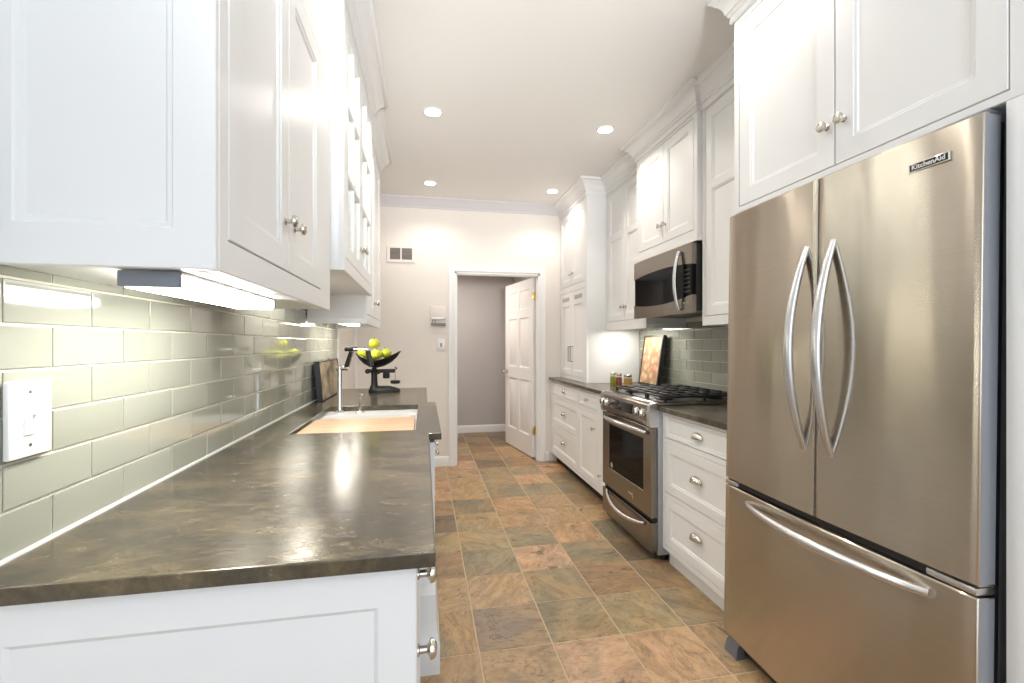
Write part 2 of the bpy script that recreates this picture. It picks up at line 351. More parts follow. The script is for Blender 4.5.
# door casing + jamb
CP = [(0, 0), (0, .016), (.008, .020), (.030, .020), (.050, .013), (.058, .013), (.065, .008), (.065, 0)]
mb = MB()
def casing(y, s):
    rings = []
    for (x, z), (kx, kz) in (((DX0, 0), (-1, 0)), ((DX0, DZ), (-1, 1)), ((DX1, DZ), (1, 1)), ((DX1, 0), (1, 0))):
        rings.append([(x+kx*o, y-s*d, z+kz*o) for o, d in [(.065-q[0], q[1]) for q in CP]])
    mb.loops(rings, True)
casing(YB, 1); casing(YB+.12, -1)
jt = .018
mb.box(DX0, DX0+jt, YB-.002, YB+.122, 0, DZ); mb.box(DX1-jt, DX1, YB-.002, YB+.122, 0, DZ); mb.box(DX0, DX1, YB-.002, YB+.122, DZ-jt, DZ)
mb.box(DX0+jt, DX0+jt+.01, YB+.03, YB+.07, 0, DZ-jt); mb.box(DX1-jt-.01, DX1-jt, YB+.03, YB+.07, 0, DZ-jt); mb.box(DX0+jt, DX1-jt, YB+.03, YB+.07, DZ-jt-.01, DZ-jt)
struct('trim_4', mb, 'trim')
# six-panel door standing open into the hall
HP = Vector((1.222, 4.935)); dv = Vector((1.065, 5.80))-HP; DW = .86; dv.normalize(); dn = Vector((-dv.y, dv.x))  # dn looks to -X
DF = lambda a, z, d: (HP.x+dv.x*a+dn.x*(d-.0), HP.y+dv.y*a+dn.y*d, z)
pn = []
for q0, q1 in ((.105, .39), (.47, .755)):
    for z0, z1 in ((.24, .86), (1.00, 1.58), (1.68, 1.90)): pn.append((q0, q1, z0, z1))
RP = [(0, 0), (.006, -.010), (.020, -.012), (.026, -.011), (.046, -.003)]
mb = MB(); panelled(mb, DF, 0, DW, .012, 2.015, .038, pn, RP)
door = struct('door_1', mb, 'trim')
for z in (.31, 1.81):
    h = MB(); h.box(HP.x-.040, HP.x-.002, HP.y-.012, HP.y-.004, z-.040, z+.040, .002); h.tube([(HP.x-.012, HP.y-.014, z-.048), (HP.x-.012, HP.y-.014, z+.048)], .008); struct('hinge', h, 'brass', door, label='brass hinge')
h = MB(); c = DF(DW-.065, .93, .038); ax = (dn.x, dn.y, 0)
h.lathe([(.030, 0), (.030, .006), (.012, .010), (.010, .035), (.020, .045), (.027, .058), (.024, .070), (.001, .074)], c, ax); struct('door_knob', h, 'nickel', door, label='nickel knob')

# glass-tile backsplashes
def tiles(name, parent, xw, sgn, y0, y1, z1, yoff, L=.206, H=.0785):
    mb = MB(); cols = []; mb.mi = 0; t = .007; g = .0022
    f = FX(xw, sgn)
    mb.quad(f(y0, ZT, .004), f(y1, ZT, .004), f(y1, z1, .004), f(y0, z1, .004)); cols.append((1, 1, 1))
    mb.mi = 1; r = 0; z = ZT+.002
    while z < z1-.01:
        ya = yoff+(L/2 if r % 2 else 0); ya -= L*math.ceil((ya-y0)/L)
        while ya < y1:
            a, b, c, d = max(ya+g, y0), min(ya+L-g, y1), z+g, min(z+H-g, z1)
            if b-a > .006:
                q = random.uniform(-6, 6); col = srgb(152+q, 154+q, 142+q); n = len(mb.f)
                R = lambda i, dd: [f(a+i, c+i, dd), f(b-i, c+i, dd), f(b-i, d-i, dd), f(a+i, d-i, dd)]
                if b-a > .02 and d-c > .02:
                    mb.loops([R(0, .003), R(0, t-.0012), R(.0006, t-.0004), R(.002, t), R(.0045, t)], False); mb.quad(*R(.0045, t))
                else: mb.loops([R(0, .003), R(0, t)], False); mb.quad(*R(0, t))
                cols += [col]*(len(mb.f)-n)
            ya += L
        z += H; r += 1
    o = obj(name, mb, ['wgrout', 'glasstile'], parent, recalc=False); o['kind'] = 'structure'; attr_tiles(o, cols)
    bm = bmesh.new(); bm.from_mesh(o.data); bmesh.ops.recalc_face_normals(bm, faces=bm.faces); bm.to_mesh(o.data); bm.free()
    return o
tiles('backsplash', wall_left, XL, 1, .80, 3.862, 1.60, 1.0)
tiles('backsplash', wall_right, XR, -1, 1.70, 3.95, 1.44, 2.77)
# white caulk line where the left tiles meet the counter
mb = MB(); mb.box(XL, XL+.012, .80, 3.862, ZT-.001, ZT+.004); struct('trim_5', mb, 'trim')

# ------------------------------------------------------------------ hardware
def knob_mb(p, ax, r=.0155):
    k = r/.0155
    return MB().lathe([(.0095*k, -.001), (.0095*k, .003), (.006*k, .005), (.0058*k, .015*k), (.009*k, .018*k), (r, .0205*k), (r*1.02, .0235*k), (r*.9, .028*k), (r*.55, .031*k), (.0003, .032*k)], p, ax, 24)
def knob(parent, p, ax, r=.0155, label='brushed nickel knob'): return obj('knob', knob_mb(p, ax, r), 'nickel', parent, label=label)
def cup_pull(parent, y, z, x, sgn=-1, w=.046, d=.026, hh=.034):
    mb = MB(); N, K = 14, 7; rings = []
    for sc in (1.0, .90):
        for i in range(N+1):
            th = PI*i/N
            rings.append([(x+sgn*(d*sc*math.sin(th)*math.cos(ph)), y-w*sc*math.cos(th), z-.012+hh*sc*math.sin(ph)*(.25+.75*math.sin(th))) for ph in [PI/2*k/K for k in range(K+1)]])
    n = N+1
    mb.loops(rings[:n], False, False); mb.loops(rings[n:], False, False)
    for a, b in zip(range(n-1), range(1, n)): mb.quad(rings[a][0], rings[b][0], rings[n+b][0], rings[n+a][0])
    return obj('cup_pull', mb, 'nickel', parent, label='brushed nickel cup pull', ang=50)
CR = [(0, 2.640), (.008, 2.640), (.010, 2.650), (.006, 2.655), (.006, 2.672), (.016, 2.678), (.018, 2.688), (.026, 2.692), (.034, 2.716), (.052, 2.738), (.066, 2.746), (.066, 2.752), (.078, 2.757), (.088, 2.764), (.088, ZC), (0, ZC)]
def shaker(name, parent, f, a0, a1, z0, z1, st=.058, th=.019, panels=None, label=None):
    if panels is None: panels = [(a0+st, a1-st, z0+st, z1-st)]
    return obj(name, panelled(MB(), f, a0, a1, z0, z1, th, panels), 'paint', parent, label=label)

# ------------------------------------------------------------------ LEFT SIDE
XT = XL+.012      # face of the tiles
# near upper cabinet: side panel, face frame, two inset doors
X1 = -.345
def upper(name, label, loc, y0, y1, z0, xf, xb, doors, sgn, near_panel=None, crown=None, zb=2.70, group=None, low=False):
    t = thing(name, label, 'cabinet', loc, group)
    xi = xf-sgn*.02
    mb = MB(); mb.box(xb, xi, y0+.001, y1-.001, z0+(.036 if low else .004), zb, .0015)
    if low:
        for q in (y0+.001, y1-.019): mb.box(xb, xi, q, q+.018, z0, z0+.036, .001)
    obj('body', mb, 'paint', t)
    # face frame pierced by the door openings
    mb = MB(); ops = [(d[0]-.003, d[1]+.003, d[2]-.003, d[3]+.003) for d in doors]
    merged = []
    for o in sorted(ops):
        if merged and abs(merged[-1][1]-o[0]) < .012 and abs(merged[-1][2]-o[2]) < .002: merged[-1] = (merged[-1][0], o[1], o[2], o[3])
        else: merged.append(o)
    panelled(mb, FX(xi, sgn), y0, y1, z0, zb, .020, merged, [(0, 0), (0, -.018)], back=False); obj('face_frame', mb, 'paint', t)
    if crown: obj('crown_molding', sweep(MB(), *crown), 'paint', t)
    return t
t1 = upper('wall_cabinet', 'white two-door wall cabinet with plain panelled end above the near end of the dark counter', (-.5, 1.3, 1.40), .862, 1.80, 1.40, X1, XT+.001,
    [(.900, 1.268, 1.462, 2.255), (1.272, 1.638, 1.462, 2.255)], 1, crown=([(XT, .862), (X1, .862), (X1, 1.79)], CR, -1))
for k, (a0, a1) in enumerate(((.900, 1.268), (1.272, 1.638))):
    d = shaker('door', t1, FX(X1-.018, 1), a0, a1, 1.462, 2.255)
    knob(d, (X1+.001, (1.235, 1.318)[k], 1.585), (1, 0, 0))
mb = panelled(MB(), FY(.862, -1), XT+.006, X1-.001, 1.401, 2.665, .012, [(-.636, -.410, 1.468, 2.60)]); obj('end_panel', mb, 'paint', t1)

# glass-fronted cabinet over the sink
X2, ya, yb, zb2 = -.308, 1.88, 2.865, 1.566
t2 = thing('glass_cabinet', 'white wall cabinet with small-paned glass doors above the sink', 'cabinet', (-.5, 2.37, zb2))
mb = MB(); xb = XT+.001; xi = X2-.02
mb.box(xb, xb+.01, ya, yb, zb2, 2.70); mb.box(xb, xi, ya, ya+.018, zb2, 2.70, .001); mb.box(xb, xi, yb-.018, yb, zb2, 2.70, .001)
mb.box(xb, xi, ya+.018, yb-.018, zb2+.004, zb2+.024); mb.box(xb, xi, ya+.018, yb-.018, 2.68, 2.70); obj('body', mb, 'paint', t2)
for z in (1.90, 2.24): mb = MB(); mb.box(xb+.011, xi-.03, ya+.019, yb-.019, z, z+.008, .001); obj('shelf', mb, 'glass', t2, label='clear glass shelf')
mb = panelled(MB(), FX(xi, 1), ya, yb, zb2, 2.70, .02, [(ya+.042, yb-.042, zb2+.052, 2.632)], [(0, 0), (0, -.02)], back=False)
mb = MB(); panelled(mb, FX(xi, 1), ya, yb, zb2, 2.70, .02, [(ya+.042, yb-.042, zb2+.052, 2.632)], glass=True); obj('face_frame', mb, 'paint', t2)
ym = (ya+yb)/2
area_light('interior_fill', ((xb+xi)/2, (ya+yb)/2, 2.675), (0, 0, 0), .2, .8, 9, (1, .97, .92), t2)  # unseen lamp added inside so the panes come out white
for k, (a0, a1) in enumerate(((ya+.045, ym-.002), (ym+.002, yb-.045))):
    z0, z1 = zb2+.056, 2.628; ws = (a1-a0-.10-.018)/2; hs = (z1-z0-.11-.018*2)/3
    pans = [(a0+.05+i*(ws+.018), a0+.05+i*(ws+.018)+ws, z0+.055+j*(hs+.018), z0+.055+j*(hs+.018)+hs) for i in range(2) for j in range(3)]
    d = obj('door', panelled(MB(), FX(X2-.019, 1), a0, a1, z0, z1, .019, pans, glass=True), 'paint', t2)
    mb = MB(); mb.box(X2-.013, X2-.010, a0+.045, a1-.045, z0+.05, z1-.05); obj('pane', mb, 'glass', d, smooth=False, label='clear glass')
    knob(d, (X2+.001, (ym-.028, ym+.03)[k], z0+.12), (1, 0, 0))
obj('crown_molding', sweep(MB(), [(XT, ya), (X2, ya), (X2, yb), (XT, yb)], CR, -1), 'paint', t2)

# far wall cabinet on the left, hanging lower
X3 = -.342
t3 = upper('wall_cabinet', 'white wall cabinet hanging lower beyond the glass doors, above the balance scale', (-.5, 3.3, 1.40), 2.868, 3.78, 1.398, X3, XT+.001,
    [(2.91, 3.322, 1.46, 2.62), (3.326, 3.738, 1.46, 2.62)], 1, crown=([(X3, 2.868), (X3, 3.78), (XT, 3.78)], CR, -1), low=True)
for k, (a0, a1) in enumerate(((2.91, 3.322), (3.326, 3.738))):
    d = shaker('door', t3, FX(X3-.018, 1), a0, a1, 1.46, 2.62); knob(d, (X3+.001, (3.29, 3.36)[k], 1.56), (1, 0, 0))

# strip lights under the left wall cabinets
def strip(label, x0, x1, y0, y1, ztop, power, grp='under-cabinet strip lights', H=.024, lens='diffuser'):
    t = thing('undercabinet_light', label, 'light', ((x0+x1)/2, (y0+y1)/2, ztop-H), grp)
    mb = MB(); mb.box(x0, x1, y0, y0+.012, ztop-H+.001, ztop-.001, .002); obj('end_cap', mb, 'greyplastic', t, label='grey end cap'); mb = MB(); mb.box(x0, x1, y1-.012, y1, ztop-H+.001, ztop-.001, .002); obj('end_cap', mb, 'greyplastic', t, label='grey end cap'); mb = MB(); mb.box(x0, x1, y0+.0125, y1-.0125, ztop-.006, ztop-.001); obj('housing', mb, 'plastic', t)
    mb = MB(); mb.box(x0+.002, x1-.002, y0+.0125, y1-.0125, ztop-H, ztop-.0065, .004); obj('diffuser', mb, lens, t, label='glowing white diffuser')
    area_light('strip_lamp', ((x0+x1)/2, (y0+y1)/2, ztop-H-.002), (0, 0, 0), x1-x0-.01, y1-y0-.05, power, (1, .96, .87), t)
strip('white glowing strip light under the near left wall cabinet', -.515, -.420, .89, 1.42, 1.403, P_STRIP, H=.030)
strip('strip light under the low far left wall cabinet', -.56, -.48, 2.95, 3.65, 1.433, P_STRIP*.9, lens='diffuser_soft')
strip('strip light under the glass-fronted cabinet over the sink', -.60, -.52, 1.95, 2.42, 1.569, P_STRIP*.4, lens='diffuser_soft')

# left countertop with sink cut-out and bump-out
mb = MB(); xs = [XT, -.532, -.035, .020, .070]; ys = [.803, 1.868, 1.958, 2.775, 2.871, 3.85]
def keep(i, j):
    if i == 3: return j in (1, 2, 3)
    if i == 1 and j == 2: return False
    return True
cells(mb, xs, ys, keep, FZ(ZT-.028), 0, .028)
ct = bevelmod(origin(obj('countertop', mb, 'counter', smooth=False), (-.3, 2.3, ZT-.028)), .003)
tag(ct, 'long dark stone worktop with sink cut-out along the left wall', 'countertop')

# white sink: ledge at the far end, deep basin, hung under the worktop
t = thing('kitchen_sink', 'white porcelain sink set into the left dark worktop', 'sink', (-.283, 2.37, .66))
mb = MB(); f = FZ(0); z = ZT-.0285
def rr(x0, x1, y0, y1, z, r, n=5):
    out = []
    for cx, cy, a0 in ((x1-r, y1-r, 0), (x0+r, y1-r, 90), (x0+r, y0+r, 180), (x1-r, y0+r, 270)):
        for k in range(n+1): a = math.radians(a0+90*k/n); out.append((cx+r*math.cos(a), cy+r*math.sin(a), z))
    return out
mb.loops([rr(-.575, .005, 1.925, 2.815, z-.03, .02), rr(-.575, .005, 1.925, 2.815, z, .02), rr(-.525, -.042, 1.965, 2.64, z, .05), rr(-.52, -.047, 1.97, 2.635, z-.008, .05), rr(-.51, -.057, 1.98, 2.625, .70, .05), rr(-.48, -.087, 2.01, 2.595, .675, .04)], False)
mb.quad(*rr(-.48, -.087, 2.01, 2.595, .675, .04)); obj('basin', mb, 'porcelain', t)
mb = MB(); mb.lathe([(.045, 0), (.045, .003), (.032, .004), (.030, .001), (.001, .001)], (-.283, 2.30, .675), (0, 0, 1)); obj('drain', mb, 'chrome', t, label='chrome drain')
mb = MB(); mb.box(-.522, -.044, 1.962, 2.385, z+.0005, z+.018, .004); cb = origin(obj('cutting_board', mb, 'wood'), (-.283, 2.17, z)); tag(cb, 'pale wooden cutting board laid over the near half of the sink', 'cutting board')

# faucet with jointed arm
fx, fy, fz = -.470, 2.725, z
t = thing('kitchen_faucet', 'chrome faucet with a jointed swing arm and black grips behind the sink', 'faucet', (fx, fy, fz))
mb = MB(); mb.lathe([(.030, 0), (.030, .006), (.016, .012), (.0135, .018), (.0135, .235), (.016, .238), (.016, .262), (.010, .268), (.001, .269)], (fx, fy, fz), (0, 0, 1)); obj('post', mb, 'chrome', t)
J = Vector((fx, fy, fz+.25)); A = Vector((-.405, 2.70, 1.232)); B = Vector((-.425, 2.69, 1.246)); E2 = Vector((-.312, 2.665, 1.246)); T2 = Vector((-.290, 2.655, 1.150))
mb = MB(); mb.tube([J+Vector((-.016, 0, 0)), J+Vector((.05, -.015, 0))], .012); obj('joint', mb, 'chrome', t); mb = MB(); mb.tube([E2+Vector((-.075, .01, 0)), E2], .0085); obj('arm', mb, 'chrome', t)
mb = MB(); mb.tube([J+Vector((.035, -.01, .006)), A], [.012, .011]); mb.tube([B+Vector((-.01, 0, 0)), B+Vector((.055, -.012, 0))], .013); obj('grip', mb, 'black', t, label='black grip')
mb = MB(); mb.tube([J+Vector((.052, -.014, .006)), A+Vector((.012, 0, 0))], .004); obj('link', mb, 'chrome', t); mb = MB(); mb.tube([E2, E2+(T2-E2)*.1], .010); obj('collar', mb, 'chrome', t)
mb = MB(); mb.tube([E2+(T2-E2)*.1, T2], [.013, .015]); obj('spray_head', mb, 'black', t, label='black spray head')
# soap dispenser
sx, sy = -.356, 2.70
t = thing('soap_dispenser', 'slim chrome soap dispenser standing beside the faucet', 'soap dispenser', (sx, sy, fz))
mb = MB(); mb.lathe([(.026, 0), (.026, .004), (.012, .008), (.007, .012), (.0065, .105), (.004, .108), (.0005, .109)], (sx, sy, fz), (0, 0, 1)); obj('stem', mb, 'chrome', t)
mb = MB(); mb.tube([(sx, sy, fz+.10), (sx+.012, sy-.02, fz+.108), (sx+.02, sy-.045, fz+.104)], [.006, .005, .004]); obj('spout', mb, 'chrome', t)

# balance scale with bowl
bx, by = -.30, 3.52
t = thing('balance_scale', 'black cast iron kitchen balance scale on the far end of the left worktop', 'scale', (bx, by, ZT))
mb = MB(); rings = []
for zz, s in ((0, 1), (.018, 1), (.028, .93), (.038, .7), (.048, .42)):
    R = []
    for k in range(28):
        a = 2*PI*k/28; x = math.cos(a); wy = .055*(1-.35*max(0, x))
        R.append((bx+.01+x*.115*s-.02*(1-s), by+math.sin(a)*wy*s, ZT+zz))
    rings.append(R)
mb.loops(rings); obj('base', mb, 'iron', t)
cx = bx-.063
mb = MB(); mb.lathe([(.036, .028), (.030, .045), (.024, .06), (.022, .12), (.024, .15), (.032, .155), (.032, .163), (.02, .17), (.016, .185)], (cx, by, ZT), (0, 0, 1)); obj('column', mb, 'iron', t)
mb = MB(); mb.box(cx-.060, bx+.085, by-.008, by+.008, ZT+.146, ZT+.174, .005); mb.lathe([(.018, -.012), (.018, .012)], (cx-.048, by, ZT+.158), (0, 1, 0)); mb.lathe([(.014, -.012), (.014, .012)], (cx+.03, by, ZT+.150), (0, 1, 0)); mb.tube([(bx+.08, by, ZT+.165), (bx+.10, by, ZT+.178), (bx+.085, by, ZT+.19)], .005); obj('beam', mb, 'iron', t)
mb = MB(); mb.lathe([(.022, 0), (.025, .004), (.025, .038), (.012, .044), (.008, .06)], (bx+.023, by, ZT+.105), (0, 0, 1)); obj('poise', mb, 'iron', t)
mb = MB(); mb.tube([(bx+.088, by, ZT+.176), (bx+.088, by, ZT+.07)], .0028); obj('hanger', mb, 'nickel', t, label='thin metal hanger rod')
mb = MB(); mb.lathe([(.012, .062), (.034, .066), (.036, .080), (.034, .088), (.010, .090)], (bx+.088, by, ZT), (0, 0, 1)); obj('hanging_weight', mb, 'iron', t)
# shallow boat-shaped pan
mb = MB(); K = 32
def pan(s, zz, inner=0):
    R = []
    for k in range(K):
        a = 2*PI*k/K; x = math.cos(a); y = math.sin(a); rx = (.165 if x > 0 else .145)*(1+.10*max(0, x)**3)
        R.append((cx+.012+x*(rx*s-inner), by+y*(.115*s-inner)*(1-.25*max(0, x)), ZT+.185+zz*(.50+.50*abs(x)**1.5)+(.014*max(0, x)**2*s)))
    return R
prof = [(.12, .0), (.35, .008), (.62, .032), (.84, .066), (1.0, .108)]
mb.loops([pan(s, q) for s, q in prof]+[pan(s, q+.004, .004) for s, q in prof[::-1]], True); obj('pan', mb, 'iron', t, label='boat-shaped black pan')
ap = thing('green_apple', 'topmost yellow-green apple on the pile in the scale pan', 'apple', (cx+.0, by+.0, ZT+.330), 'apples in the scale pan')
mb = MB(); R = .040; rings = []
for i in range(15):
    a = PI*i/14; rr_ = R*math.sin(a)*(1+.06*math.cos(a)); zz = -R*.94*math.cos(a)
    if i in (0, 14): rr_ = .0006; zz *= .74
    if i in (1, 13): zz *= .93
    rings.append([(ap.location.x+rr_*math.cos(2*PI*k/18), ap.location.y+rr_*math.sin(2*PI*k/18), ap.location.z+.036+zz) for k in range(18)])
mb.loops(rings); obj('flesh', mb, 'apple', ap, ang=180)
mb = MB(); mb.tube([(ap.location.x, ap.location.y, ap.location.z+.062), (ap.location.x+.003, ap.location.y, ap.location.z+.082)], .0018, 6); obj('stem', mb, 'iron', ap, label='dark stem')
for (dx, dy, dz, rot, lab) in ((-.086, .0, .258, 30, 'yellow-green apple at the faucet side of the scale pan'), (.022, -.046, .248, 150, 'yellow-green apple at the front middle of the scale pan, under the topmost one'), (.090, .012, .258, 250, 'yellow-green apple towards the pointed lip of the scale pan'), (.0, .050, .248, 90, 'yellow-green apple at the back of the scale pan, behind the topmost one')):
    c = ap.copy(); C.objects.link(c); c.location = (cx+.0+dx, by+dy, ZT+dz); c.rotation_euler = (.15, .1, math.radians(rot)); c['label'] = lab
    for ch in list(ap.children): q = ch.copy(); C.objects.link(q); q.parent = c

# dark-edged print leaning against the left tiles
def leaning(name, label, xb, xt, y0, y1, z0, z1, th, sgn, printmat, border, framemat='black', group=None):
    """frame whose back leans on a wall; front looks along sgn*X"""
    t = thing(name, label, 'picture', (xb, (y0+y1)/2, z0), group)
    tl = math.atan2(xt-xb, z1-z0); H = (z1-z0)/math.cos(tl)
    f = lambda a, b, d: (xb+math.sin(tl)*b+sgn*math.cos(tl)*d, a, z0+math.cos(tl)*b-sgn*math.sin(tl)*d)
    L = [(0, 0), (.001, -.006)]
    fr = panelled(MB(), f, y0, y1, 0, H, th, [(y0+border, y1-border, border, H-border)], L); obj('frame', fr, framemat, t)
    mb = MB(); e = border+.002; mb.quad(f(y0+e, e, th-.0045), f(y1-e, e, th-.0045), f(y1-e, H-e, th-.0045), f(y0+e, H-e, th-.0045)); obj('print', mb, printmat, t)
    return t
leaning('picture_block', 'brownish picture block with black sides leaning on the left tiles behind the sink', -.650, -.672, 3.0, 3.62, ZT+.001, 1.165, .034, 1, 'sepia', .004)

# dimmer plate on the left tiles
t = thing('dimmer_switch', 'white wall plate with a small lever on the near left tiles', 'switch', (XT, .935, 1.08))
mb = MB(); x = XT-.004; mb.box(x, x+.010, .894, .983, 1.080, 1.212, .003); obj('plate', mb, 'plastic', t)
mb = MB(); mb.box(x+.008, x+.0125, .922, .948, 1.118, 1.176, .001); mb.box(x+.011, x+.026, .938, .946, 1.150, 1.160, .002); obj('lever', mb, 'plastic', t)
for zz in (1.100, 1.192): mb = MB(); mb.lathe([(.0035, .0), (.0033, .001), (.0003, .0012)], (x+.010, .935, zz), (1, 0, 0), 10); obj('screw', mb, 'nickel', t)

# base cabinets on the left
XB = -.012
t = thing('base_cabinet', 'white base cabinet with a framed end panel under the near end of the left worktop', 'cabinet', (-.35, 1.2, 0))
zt = ZT-.029
mb = MB(); mb.box(XL+.001, XB-.02, .845, 1.774, .10, zt, .001); mb.box(XL+.001, XB-.09, .845, 1.774, 0, .10); obj('body', mb, 'paint', t)
mb = panelled(MB(), FY(.845, -1), XL+.001, XB-.001, 0.0, zt, .022, [(-.628, -.078, .10, .815)], [(0, 0), (.008, -.006)]); obj('end_panel', mb, 'paint', t)
for q, (a0, a1, z0, z1, kz) in enumerate(((.85, 1.05, .715, zt-.012, .815), (.85, 1.05, .11, .705, .662), (1.056, 1.44, .11, zt-.012, .80), (1.446, 1.77, .11, zt-.012, .80))):
    d = shaker('drawer' if q == 0 else 'door', t, FX(XB-.0195, 1), a0, a1, z0, z1, .045)
    knob(d, (XB-.001, (.93, .93, 1.40, 1.49)[q], kz), (1, 0, 0), .019 if q < 2 else .0155)
# sink cabinet standing proud, on a moulded plinth
XS = .044
t = thing('sink_cabinet', 'white sink base cabinet standing proud of its neighbours on a plinth', 'cabinet', (-.3, 2.37, 0))
mb = MB(); mb.box(XL+.002, XB-.02, 1.778, 1.796, 0, zt); mb.box(-.03, XS-.02, 1.887, 2.852, .0, zt, .001); mb.box(-.05, XB-.0205, 1.796, 1.887, 0, zt); mb.box(XB-.02, XS-.002, 1.797, 1.887, 0, .298); mb.box(XL+.002, -.03, 2.834, 2.852, 0, zt); mb.box(XL+.002, -.03, 1.796, 2.834, .10, .118); obj('body', mb, 'paint', t)
for a0, a1, ky in ((1.887, 2.366, 2.27), (2.37, 2.852, 2.46)):
    d = shaker('door', t, FX(XS-.0195, 1), a0, a1, .31, zt-.012); knob(d, (XS-.001, ky, .745), (1, 0, 0))
d = shaker('false_front', t, FX(XS-.0195, 1), 1.887, 2.852, .13, .305, .04)
mb = MB(); sweep(mb, [(XB-.02, 1.795), (XB-.0, 1.795), (XS, 1.795), (XS, 2.875)], [(-.02, 0), (.017, 0), (.017, .118), (.010, .128), (.002, .20), (.0, .30), (-.02, .30)], -1); obj('plinth', mb, 'paint', t)
t = thing('base_cabinet', 'white base cabinet under the far end of the left worktop beside the back wall', 'cabinet', (-.35, 3.3, 0))
mb = MB(); mb.box(XL+.001, XB-.02, 2.90, 3.82, .10, zt, .001); mb.box(XL+.001, XB-.09, 2.905, 3.82, 0, .10); obj('body', mb, 'paint', t)
for a0, a1, ky in ((2.91, 3.36, 3.33), (3.364, 3.815, 3.40)):
    d = shaker('door', t, FX(XB-.0195, 1), a0, a1, .11, zt-.012); knob(d, (XB-.001, ky, .80), (1, 0, 0))

# ------------------------------------------------------------------ BACK WALL fittings
t = thing('air_vent', 'white framed wall vent high on the back wall', 'vent', (-.23, YB, 2.11))
mb = panelled(MB(), FY(YB, -1), -.372, -.090, 2.110, 2.288, .012, [(-.342, -.238, 2.140, 2.258), (-.224, -.120, 2.140, 2.258)], [(0, 0), (.001, -.011)]); obj('frame', mb, 'wall', t)
mb = MB()
for k in range(9):
    zz = 2.147+k*.0125
    for xa, xc in ((-.341, -.239), (-.223, -.121)): mb.add([(xa, YB-.004, zz), (xc, YB-.004, zz), (xc, YB-.010, zz-.008), (xa, YB-.010, zz-.008), (xa, YB-.0025, zz-.001), (xc, YB-.0025, zz-.001), (xc, YB-.0085, zz-.009), (xa, YB-.0085, zz-.009)], [(0, 1, 2, 3), (4, 5, 6, 7), (0, 1, 5, 4), (2, 3, 7, 6)])
M['ventgrey'] = mat('vent_grey', (.24, .22, .20), .6); obj('louvre', mb, 'ventgrey', t, label='grey louvres')
mb = MB(); mb.box(-.341, -.239, YB-.0015, YB-.0012, 2.141, 2.257); mb.box(-.223, -.121, YB-.0015, YB-.0012, 2.141, 2.257); obj('duct', mb, 'ventgrey', t)
t = thing('thermostat', 'pale wall thermostat with a ledge beside the doorway', 'thermostat', (.145, YB, 1.46))
mb = MB(); mb.box(.062, .222, YB-.022, YB, 1.535, 1.668, .006); obj('case', mb, 'wall', t)
mb = MB(); mb.box(.082, .205, YB-.030, YB-.020, 1.530, 1.552, .003); obj('cover', mb, 'plastic', t)
mb = MB(); mb.box(.070, .222, YB-.034, YB, 1.466, 1.492, .004); mb.box(.085, .092, YB-.012, YB-.002, 1.492, 1.530); mb.box(.112, .119, YB-.012, YB-.002, 1.492, 1.530); obj('ledge', mb, 'ventgrey', t, label='grey ledge')
t = thing('light_switch', 'white light switch on the back wall below the thermostat', 'switch', (.174, YB, 1.20))
mb = MB(); mb.box(.134, .214, YB-.007, YB, 1.203, 1.327, .003); obj('plate', mb, 'plastic', t)
mb = MB(); mb.box(.166, .182, YB-.012, YB-.006, 1.245, 1.285, .001); mb.box(.170, .178, YB-.022, YB-.010, 1.262, 1.275, .002); obj('toggle', mb, 'greyplastic', t, label='grey toggle')

# recessed ceiling lights
CANS = [(.056, 2.995, 'left recessed ceiling light in the middle of the room'), (1.25, 3.01, 'right recessed ceiling light in front of the microwave'), (.056, 4.32, 'left recessed ceiling light near the back wall'), (1.24, 4.32, 'right recessed ceiling light near the pantry cupboard'),
        (.056, 1.67, None), (1.06, 1.67, None)]
first = None
for x, y, lab in CANS:
    if lab is None: lab = 'recessed ceiling light above the near part of the kitchen'
    if first is None:
        t = first = thing('recessed_light', lab, 'light', (x, y, ZC), 'recessed ceiling lights')
        mb = MB(); mb.lathe([(.062, 0), (.062, -.004), (.056, -.006), (.050, -.004), (.050, 0)], (x, y, ZC), (0, 0, 1), 32, False); obj('trim_ring', mb, 'trim', t)
        mb = MB(); mb.lathe([(.0495, -.0015), (.0495, -.003), (.03, -.005), (.0005, -.0055)], (x, y, ZC), (0, 0, 1), 32, False); obj('lens', mb, 'lens', t, label='glowing lens')
        kids = list(t.children)
        ld = bpy.data.lights.new('can_lamp', 'SPOT'); ld.energy = P_CAN; ld.color = WARM; ld.spot_size = math.radians(140); ld.spot_blend = .6; ld.shadow_soft_size = .05; ld2 = ld.copy(); ld2.energy = P_CAN*.55; ld3 = ld.copy(); ld3.energy = P_CAN*.72
    else:
        t = first.copy(); C.objects.link(t); t.location = (x, y, ZC); t['label'] = lab
        for ch in kids: q = ch.copy(); C.objects.link(q); q.parent = t
    lo = bpy.data.objects.new('can_lamp', ld2 if y < 2 else ld3 if y > 4 else ld); C.objects.link(lo); lo.parent = t; lo.location = (0, 0, -.012)

# ------------------------------------------------------------------ RIGHT SIDE
XF = 1.36; XW = XR-.008; zt = ZT-.029
